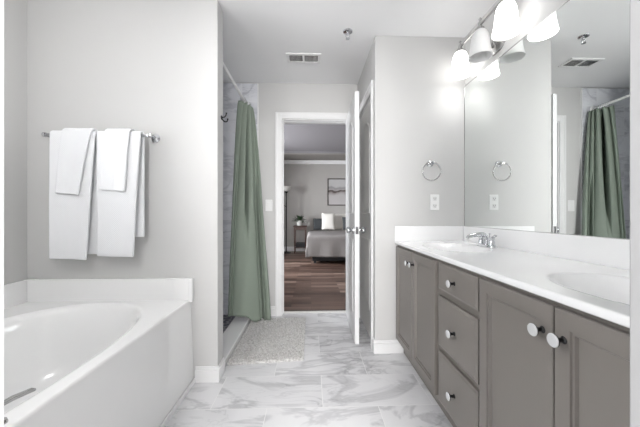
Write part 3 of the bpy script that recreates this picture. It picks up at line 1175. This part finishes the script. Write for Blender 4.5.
faucet((1.085, 1.725, VZ), 'chrome two-handle faucet at the far sink')

# ------------------------------------------------------------------ mirror
mir = thing('wall_mirror', 'large frameless mirror above the vanity top', 'mirror', (XM, 1.22, 0.966))
obj('glass', bx(1.1738, 1.1795, 0.300, YT - 0.003, 0.966, 2.034), 'mirror_glass', mir)
obj('edge_strip', boxes((1.1725, 1.1737, YT - 0.0065, YT - 0.003, 0.966, 2.034), (1.1725, 1.1737, 0.300, YT - 0.0065, 2.030, 2.034)), 'nickel', mir)

# ------------------------------------------------------------------ vanity light
vl = thing('vanity_light', 'nickel vanity light with three bell glass shades above the mirror', 'wall lamp', (XM, 1.765, 2.135))
LBX, LBZ = 1.070, 2.253
LY = (2.005, 1.765, 1.527)
bm = lathe_bm([(0, 0.022), (0.035, 0.020), (0.052, 0.012), (0.056, 0.0), (0, 0.0)], (XM - 0.0005, 1.765, 2.130), (-1, 0, 0), 28, 1.6)
obj('backplate', bm, 'nickel', vl, smooth=True)
bm = bmesh.new()
tube(bm, [(LBX, LY[2] - 0.05, LBZ), (LBX, LY[0] + 0.03, LBZ)], 0.007, 12)
obj('bar', bm, 'nickel', vl, smooth=True)
for s in (-1, 1):
    bm = bmesh.new()
    y = 1.765
    tube(bm, bez((XM - 0.018, y + s * 0.02, 2.125), (XM - 0.075, y + s * 0.02, 2.115), (XM - 0.015, y + s * 0.10, 2.225), (LBX, y + s * 0.13, LBZ), 14), 0.006, 10)
    obj('arm', bm, 'nickel', vl, smooth=True)
for k, y in enumerate(LY):
    bm = lathe_bm([(0.0, 0.048), (0.006, 0.044), (0.009, 0.036), (0.005, 0.028), (0.008, 0.02), (0.012, 0.012), (0.012, -0.012), (0.024, -0.020), (0.026, -0.040), (0.0, -0.042)], (LBX, y, LBZ), n=20)
    hd = obj('socket', bm, 'nickel', vl, smooth=True)
    outer_p = [(0.026, -0.034), (0.040, -0.048), (0.049, -0.07), (0.054, -0.10), (0.057, -0.135), (0.062, -0.17), (0.069, -0.20)]
    inner_p = [(r - 0.004, h - 0.002) for r, h in reversed(outer_p)]
    bm = lathe_bm(outer_p + [(0.0685, -0.204)] + inner_p, (LBX, y, LBZ), n=32)
    sh = obj('shade', bm, 'glass_unlit' if k == 1 else 'glass_lit', vl, smooth=True, flat_angle=70)
    sh['label'] = 'unlit frosted bell shade' if k == 1 else 'glowing white bell shade'
    bm = lathe_bm([(0.013, -0.043), (0.014, -0.055), (0.026, -0.078), (0.028, -0.095), (0.020, -0.113), (0, -0.120)], (LBX, y, LBZ), n=18)
    obj('bulb', bm, 'glass_unlit' if k == 1 else 'bulb_lit', sh, smooth=True)

# globe lamp added out of view to brighten the bathroom evenly
cl = thing('fill_lamp', 'white globe lamp added out of view to brighten the bathroom', 'fill lamp', (-1.0, 0.70, CZ))
mat('fill_lit', (0.9, 0.9, 0.9), 0.4, emis=((1.0, 0.99, 0.975), 19.0))
bm = lathe_bm([(0, 0.0005), (0.065, 0.0005), (0.062, 0.022), (0.02, 0.03), (0, 0.03)], (-1.0, 0.70, CZ), (0, 0, -1), 28)
tube(bm, [(-1.0, 0.70, CZ - 0.03), (-1.0, 0.70, CZ - 0.405)], 0.008, 10)
obj('stem', bm, 'nickel', cl, smooth=True, flat_angle=40)
obj('fill_globe', lathe_bm([(0.0, 0.40)] + [(0.13 * math.sin(PI * k / 14), 0.53 - 0.13 * math.cos(PI * k / 14)) for k in range(1, 14)] + [(0, 0.66)], (-1.0, 0.70, CZ), (0, 0, -1), 32), 'fill_lit', cl, smooth=True, flat_angle=80)

# ------------------------------------------------------------------ small wall and ceiling fittings
tr = thing('towel_ring', 'round chrome towel ring on the wall beside the mirror', 'towel ring', (0.906, YT, 1.43))
bm = lathe_bm([(0, 0), (0.026, 0), (0.026, 0.006), (0.018, 0.013), (0.011, 0.018), (0.010, 0.040), (0.014, 0.044), (0.013, 0.054), (0, 0.058)], (0.906, YT, 1.440), (0, -1, 0), 22)
obj('bracket', bm, 'chrome', tr, smooth=True)
bm = bmesh.new()
cx, cz, rr = 0.904, 1.377, 0.068
tube(bm, [(cx + rr * math.sin(t), YT - 0.040 - 0.004 * math.cos(t), cz + rr * math.cos(t)) for t in [2 * PI * k / 40 for k in range(41)]], 0.0045, 10, caps=False)
obj('ring', bm, 'nickel', tr, smooth=True)

ou = thing('wall_outlet', 'white double wall outlet below the towel ring', 'outlet', (0.943, YT, 1.146))
obj('cover_plate', bx(0.908, 0.978, YT - 0.006, YT - 0.0003, 1.087, 1.205), 'plastic_white', ou, bevel=0.003)
for dz in (-0.0275, 0.0275):
    f = obj('socket_face', bx(0.927, 0.959, YT - 0.008, YT - 0.0061, 1.146 + dz - 0.0155, 1.146 + dz + 0.0155), 'outlet_face', ou, bevel=0.001)
    obj('slots', boxes((0.934, 0.9365, YT - 0.0086, YT - 0.0081, 1.146 + dz - 0.003, 1.146 + dz + 0.008), (0.949, 0.9515, YT - 0.0086, YT - 0.0081, 1.146 + dz - 0.003, 1.146 + dz + 0.008),
                       (0.9405, 0.9455, YT - 0.0086, YT - 0.0081, 1.146 + dz - 0.011, 1.146 + dz - 0.006)), 'slot_dark', f)

sw = thing('light_switch', 'white light switch plate on the back wall beside the door casing', 'light switch', (-0.435, YB, 1.145))
obj('cover_plate', bx(-0.473, -0.400, YB - 0.006, YB - 0.0003, 1.085, 1.203), 'plastic_white', sw, bevel=0.003)
obj('rocker', bx(-0.452, -0.421, YB - 0.010, YB - 0.0061, 1.112, 1.176), 'plastic_white', sw, bevel=0.002)

# ceiling vent
VZc = CZ
vx0, vx1, vy0, vy1 = -0.212, 0.082, 2.395, 2.545
cv = thing('ceiling_vent', 'white rectangular louvred ceiling vent before the doorway', 'vent', ((vx0 + vx1) / 2, (vy0 + vy1) / 2, CZ))
fr = 0.024
obj('frame', boxes((vx0, vx1, vy0, vy0 + fr, CZ - 0.009, CZ - 0.0003), (vx0, vx1, vy1 - fr, vy1, CZ - 0.009, CZ - 0.0003), (vx0, vx0 + fr, vy0 + fr, vy1 - fr, CZ - 0.009, CZ - 0.0003),
                   (vx1 - fr, vx1, vy0 + fr, vy1 - fr, CZ - 0.009, CZ - 0.0003), ((vx0 + vx1) / 2 - 0.009, (vx0 + vx1) / 2 + 0.009, vy0 + fr, vy1 - fr, CZ - 0.009, CZ - 0.0003)), 'plastic_white', cv, bevel=0.002)
obj('backing', bx(vx0 + fr, vx1 - fr, vy0 + fr, vy1 - fr, CZ - 0.0015, CZ - 0.0004), 'slot_dark', cv)
bm = bmesh.new()
xs = [vx0 + fr + 0.006 + 0.0105 * k for k in range(24)]
for x in xs:
    if abs(x - (vx0 + vx1) / 2) < 0.012 or x > vx1 - fr - 0.003:
        continue
    box(bm, x - 0.0028, x + 0.0028, vy0 + fr, vy1 - fr, CZ - 0.007, CZ - 0.0016)
obj('louvres', bm, 'nickel', cv)

sp = thing('fire_sprinkler', 'small chrome fire sprinkler on the white ceiling', 'sprinkler', (0.272, 2.10, CZ))
obj('escutcheon', lathe_bm([(0, 0), (0.036, 0), (0.034, 0.006), (0.020, 0.012), (0.0, 0.012)], (0.272, 2.10, CZ - 0.0003), (0, 0, -1), 24), 'chrome', sp, smooth=True)
bm = bmesh.new()
tube(bm, [(0.272, 2.10, CZ - 0.012), (0.272, 2.10, CZ - 0.028)], 0.007, 10)
for s in (-1, 1):
    tube(bm, bez((0.272 + s * 0.006, 2.10, CZ - 0.026), (0.272 + s * 0.020, 2.10, CZ - 0.032), (0.272 + s * 0.018, 2.10, CZ - 0.045), (0.272, 2.10, CZ - 0.052), 6), 0.0025, 6)
obj('nozzle', bm, 'chrome', sp, smooth=True)
obj('deflector', lathe_bm([(0, 0), (0.015, 0), (0.015, 0.002), (0, 0.002)], (0.272, 2.10, CZ - 0.054), (0, 0, -1), 16), 'chrome', sp)

# ------------------------------------------------------------------ bedroom furniture
BX0, BX1, BY0, BY1 = -0.055, 1.47, 5.95, 7.90
bed = thing('bed', 'bed with grey bedspread beyond the open door', 'bed', ((BX0 + BX1) / 2, 7.0, 0))
obj('box_base', bx(BX0 + 0.08, BX1 - 0.08, BY0 + 0.08, BY1, 0.05, 0.30), 'sheet_dark', bed, bevel=0.02)
for x in (BX0 + 0.14, BX1 - 0.14):
    for y in (BY0 + 0.14, BY1 - 0.1):
        obj('leg', bx(x - 0.03, x + 0.03, y - 0.03, y + 0.03, 0, 0.05), 'sheet_dark', bed)
obj('mattress', bx(BX0 + 0.07, BX1 - 0.07, BY0 + 0.07, BY1, 0.30, 0.585), 'pillow_cream', bed, bevel=0.05, seg=3)
# bedspread: draped sheet with soft edges and a wavy hem
bm = bmesh.new()
NU, NV = 60, 56
cx = (BX0 + BX1) / 2


def spread_pt(i, j):
    # arc length coordinates: sides drop after the edge
    w = (BX1 - BX0) / 2 - 0.04
    drop = 0.50
    a = -w - drop + (2 * w + 2 * drop) * i / NU
    b = BY0 + 0.04 - drop + (7.25 - (BY0 + 0.04 - drop)) * j / NV
    z = 0.615
    x, y = a, b
    dx = max(0, abs(a) - w)
    dy = max(0, BY0 + 0.04 - b)
    dd = max(dx, dy) if (dx == 0 or dy == 0) else math.hypot(dx, dy) * 0.88
    dd = min(dd, drop)
    R = 0.07
    sx = math.copysign(1, a)

    def roll(t):
        if t <= 0:
            return 0, 0
        if t < R * PI / 2:
            q = t / R
            return R * math.sin(q), R * (1 - math.cos(q))
        return R + 0.04 * (t - R), R + (t - R * PI / 2)
    hx, vx = roll(dx)
    hy, vy = roll(dy)
    if dx > 0:
        x = sx * (w + hx)
    if dy > 0:
        y = BY0 + 0.04 - hy
    v = max(vx, vy) if min(vx, vy) == 0 else min(0.50, max(vx, vy))
    z -= v
    if v > 0.08:
        k = (v - 0.08) / 0.35
        x += sx * 0.012 * k * math.sin(b * 16) * (1 if dx > 0 else 0)
        y -= 0.012 * k * math.sin(a * 15) * (1 if dy > 0 else 0)
    z += 0.012 * noise.noise(Vector((a * 3, b * 3, 0))) + 0.006 * noise.noise(Vector((a * 8, b * 8, 3)))
    return (cx + x, y, z)


g = [[bm.verts.new(spread_pt(i, j)) for i in range(NU + 1)] for j in range(NV + 1)]
for j in range(NV):
    for i in range(NU):
        bm.faces.new((g[j][i], g[j][i + 1], g[j + 1][i + 1], g[j + 1][i]))
o = obj('bedspread', bm, 'quilt', bed, smooth=True, flat_angle=180)
o['label'] = 'grey quilted bedspread hanging over the edges'
sd = o.modifiers.new('solid', 'SOLIDIFY')
sd.thickness = 0.012


def pillow(name, label, m, c, w, h, t, tilt, rz=0.0, group=None):
    bm = bmesh.new()
    n = 16
    f, bk = [], []
    for j in range(n + 1):
        rf, rb = [], []
        for i in range(n + 1):
            u, v = -1 + 2 * i / n, -1 + 2 * j / n
            e = (max(0, (1 - abs(u) ** 2.6)) * max(0, (1 - abs(v) ** 2.6))) ** 0.45
            px = u * w / 2 * (1 - 0.07 * (1 - v * v))if False else u * w / 2 * (1 - 0.06 * (1 - abs(v) ** 2) * 0 - 0.05 * (1 - v * v) * abs(u))
            pz = v * h / 2 * (1 - 0.05 * (1 - u * u) * abs(v))
            d = e * t / 2
            rf.append((px, -d, pz))
            rb.append((px, d, pz))
        f.append(rf)
        bk.append(rb)
    R = Matrix.Rotation(rz, 4, 'Z') @ Matrix.Rotation(tilt, 4, 'X')
    c = Vector(c)
    F = [[bm.verts.new(c + R @ Vector(p)) for p in r] for r in f]
    B = [[F[j][i] if (i in (0, n) or j in (0, n)) else bm.verts.new(c + R @ Vector(bk[j][i])) for i in range(n + 1)] for j in range(n + 1)]
    for j in range(n):
        for i in range(n):
            bm.faces.new((F[j][i], F[j][i + 1], F[j + 1][i + 1], F[j + 1][i]))
            q = (B[j][i], B[j + 1][i], B[j + 1][i + 1], B[j][i + 1])
            bm.faces.new(q)
    return tag(obj(name, bm, m, smooth=True, flat_angle=180, sub=1), label, 'pillow', group)


TOP = 0.63
pillow('bed_pillow', 'dark slate pillow lying behind the cream pillow at the bed edge', 'pillow_slate', (0.27, 7.74, TOP + 0.14), 0.44, 0.36, 0.15, -0.5)
pillow('bed_pillow', 'large cream square pillow leaning upright on the bed', 'pillow_cream', (0.445, 7.34, TOP + 0.225), 0.36, 0.47, 0.13, -0.32)
pillow('bed_pillow', 'cream pillow partly hidden behind the slate pillow and the large cream pillow', 'pillow_cream', (0.76, 7.56, TOP + 0.22), 0.46, 0.46, 0.13, -0.30, 0.05)
pillow('bed_pillow', 'dark slate pillow at the door edge in front of the cream pillow', 'pillow_slate', (1.01, 7.22, TOP + 0.18), 0.44, 0.36, 0.13, -0.40, 0.05)

# bedside table
NX0, NX1, NY0, NY1, NZ = -0.455, -0.125, 7.55, 7.90, 0.735
ns = thing('bedside_table', 'slim dark reddish wooden bedside table beside the bed', 'bedside table', ((NX0 + NX1) / 2, 7.72, 0))
obj('top', bx(NX0 - 0.02, NX1 + 0.02, NY0 - 0.02, NY1 + 0.02, NZ - 0.025, NZ), 'cherry_wood', ns, bevel=0.006)
obj('apron', bx(NX0 + 0.015, NX1 - 0.015, NY0 + 0.015, NY1 - 0.015, NZ - 0.115, NZ - 0.025), 'cherry_wood', ns)
obj('shelf', bx(NX0 + 0.005, NX1 - 0.005, NY0 + 0.005, NY1 - 0.005, 0.14, 0.16), 'cherry_wood', ns)
for x in (NX0 + 0.02, NX1 - 0.02):
    for y in (NY0 + 0.02, NY1 - 0.02):
        bm = bmesh.new()
        loft(bm, [[Vector((x + sx * r, y + sy * r, z)) for sx, sy in ((-1, -1), (1, -1), (1, 1), (-1, 1))] for r, z in ((0.013, 0), (0.019, 0.3), (0.021, NZ - 0.025))])
        obj('leg', bm, 'cherry_wood', ns)
tag(obj('storage_box', bx(NX0 + 0.05, NX1 - 0.03, NY0 + 0.03, NY1 - 0.05, 0.16, 0.27), 'sheet_dark', bevel=0.008), 'dark box on the lower shelf of the bedside table', 'box')

# potted plant
pp = thing('potted_plant', 'leafy green plant in white pot on the bedside table', 'plant', (-0.315, 7.70, NZ))
bm = lathe_bm([(0, 0.0005), (0.055, 0.0005), (0.062, 0.02), (0.072, 0.12), (0.076, 0.135), (0.066, 0.135), (0.062, 0.12), (0, 0.115)], (-0.315, 7.70, NZ), n=24)
pt = obj('pot', bm, 'pot_white', pp, smooth=True)
obj('soil', lathe_bm([(0, 0.125), (0.062, 0.122)], (-0.315, 7.70, NZ), n=20), 'soil', pp)
bm = bmesh.new()
rnd = random.Random(11)
for k in range(64):
    a = rnd.uniform(0, 2 * PI)
    ln = rnd.uniform(0.13, 0.24)
    el = rnd.uniform(0.25, 1.35)
    p0 = Vector((-0.315 + 0.02 * math.cos(a), 7.70 + 0.02 * math.sin(a), NZ + 0.12))
    d = Vector((math.cos(a) * math.cos(el), math.sin(a) * math.cos(el), math.sin(el)))
    sdv = Vector((-math.sin(a), math.cos(a), 0))
    w_ = rnd.uniform(0.014, 0.024)
    prof = [(0.0, 0.003), (0.3, 0.003), (0.5, w_), (0.75, w_ * 0.9), (1.0, 0.001)]
    pr_ = None
    for s, wd in prof:
        c0 = p0 + d * ln * s + Vector((0, 0, -0.10 * s * s * (1.2 - math.sin(el))))
        r_ = (bm.verts.new(c0 - sdv * wd), bm.verts.new(c0 + Vector((0, 0, 0.004))), bm.verts.new(c0 + sdv * wd))
        if pr_:
            bm.faces.new((pr_[0], pr_[1], r_[1], r_[0]))
            bm.faces.new((pr_[1], pr_[2], r_[2], r_[1]))
        pr_ = r_
obj('foliage', bm, 'leaf', pp, smooth=True, flat_angle=180)

# floor lamp
fx, fy = -0.665, 7.68
fl = thing('floor_lamp', 'slim black floor lamp with white bowl shade beside the door casing', 'floor lamp', (fx, fy, 0))
obj('base', lathe_bm([(0, 0.0), (0.13, 0.0), (0.13, 0.012), (0.05, 0.028), (0.014, 0.04), (0, 0.04)], (fx, fy, 0), n=28), 'black_metal', fl, smooth=True)
bm = bmesh.new()
tube(bm, [(fx, fy, 0.03), (fx, fy, 1.63)], 0.014, 12)
obj('pole', bm, 'black_metal', fl, smooth=True)
bm = lathe_bm([(0.02, 1.685), (0.045, 1.715), (0.04, 1.73), (0.0, 1.73)], (fx, fy, -0.075), n=20)
obj('collar', bm, 'black_metal', fl, smooth=True)
bm = lathe_bm([(0.035, 1.732), (0.085, 1.77), (0.12, 1.82), (0.135, 1.86), (0.130, 1.86), (0.11, 1.82), (0.07, 1.775), (0, 1.755)], (fx, fy, -0.075), n=28)
obj('bowl_shade', bm, 'lamp_bowl', fl, smooth=True)
bm = bmesh.new()
tube(bm, bez((fx, fy, 1.22), (fx - 0.05, fy - 0.02, 1.30), (fx - 0.08, fy - 0.04, 1.30), (fx - 0.085, fy - 0.05, 1.22), 10), 0.008, 8)
lathe(bm, [(0.012, 0), (0.02, -0.02), (0.04, -0.08), (0.036, -0.08), (0, -0.03)], (fx - 0.085, fy - 0.05, 1.22), n=16)
obj('reading_arm', bm, 'black_metal', fl, smooth=True)

# framed print
pc = thing('framed_print', 'abstract misty print in thin black frame above the bed', 'picture', (0.88, YF, 1.285))
PX0, PX1, PZ0, PZ1 = 0.462, 1.30, 1.285, 2.045
obj('frame', boxes((PX0, PX0 + 0.025, YF - 0.03, YF - 0.001, PZ0, PZ1), (PX1 - 0.025, PX1, YF - 0.03, YF - 0.001, PZ0, PZ1), (PX0 + 0.025, PX1 - 0.025, YF - 0.03, YF - 0.001, PZ0, PZ0 + 0.025),
                   (PX0 + 0.025, PX1 - 0.025, YF - 0.03, YF - 0.001, PZ1 - 0.025, PZ1)), 'frame_dark', pc)
obj('print', bx(PX0 + 0.025, PX1 - 0.025, YF - 0.018, YF - 0.012, PZ0 + 0.025, PZ1 - 0.025), 'abstract_print', pc)
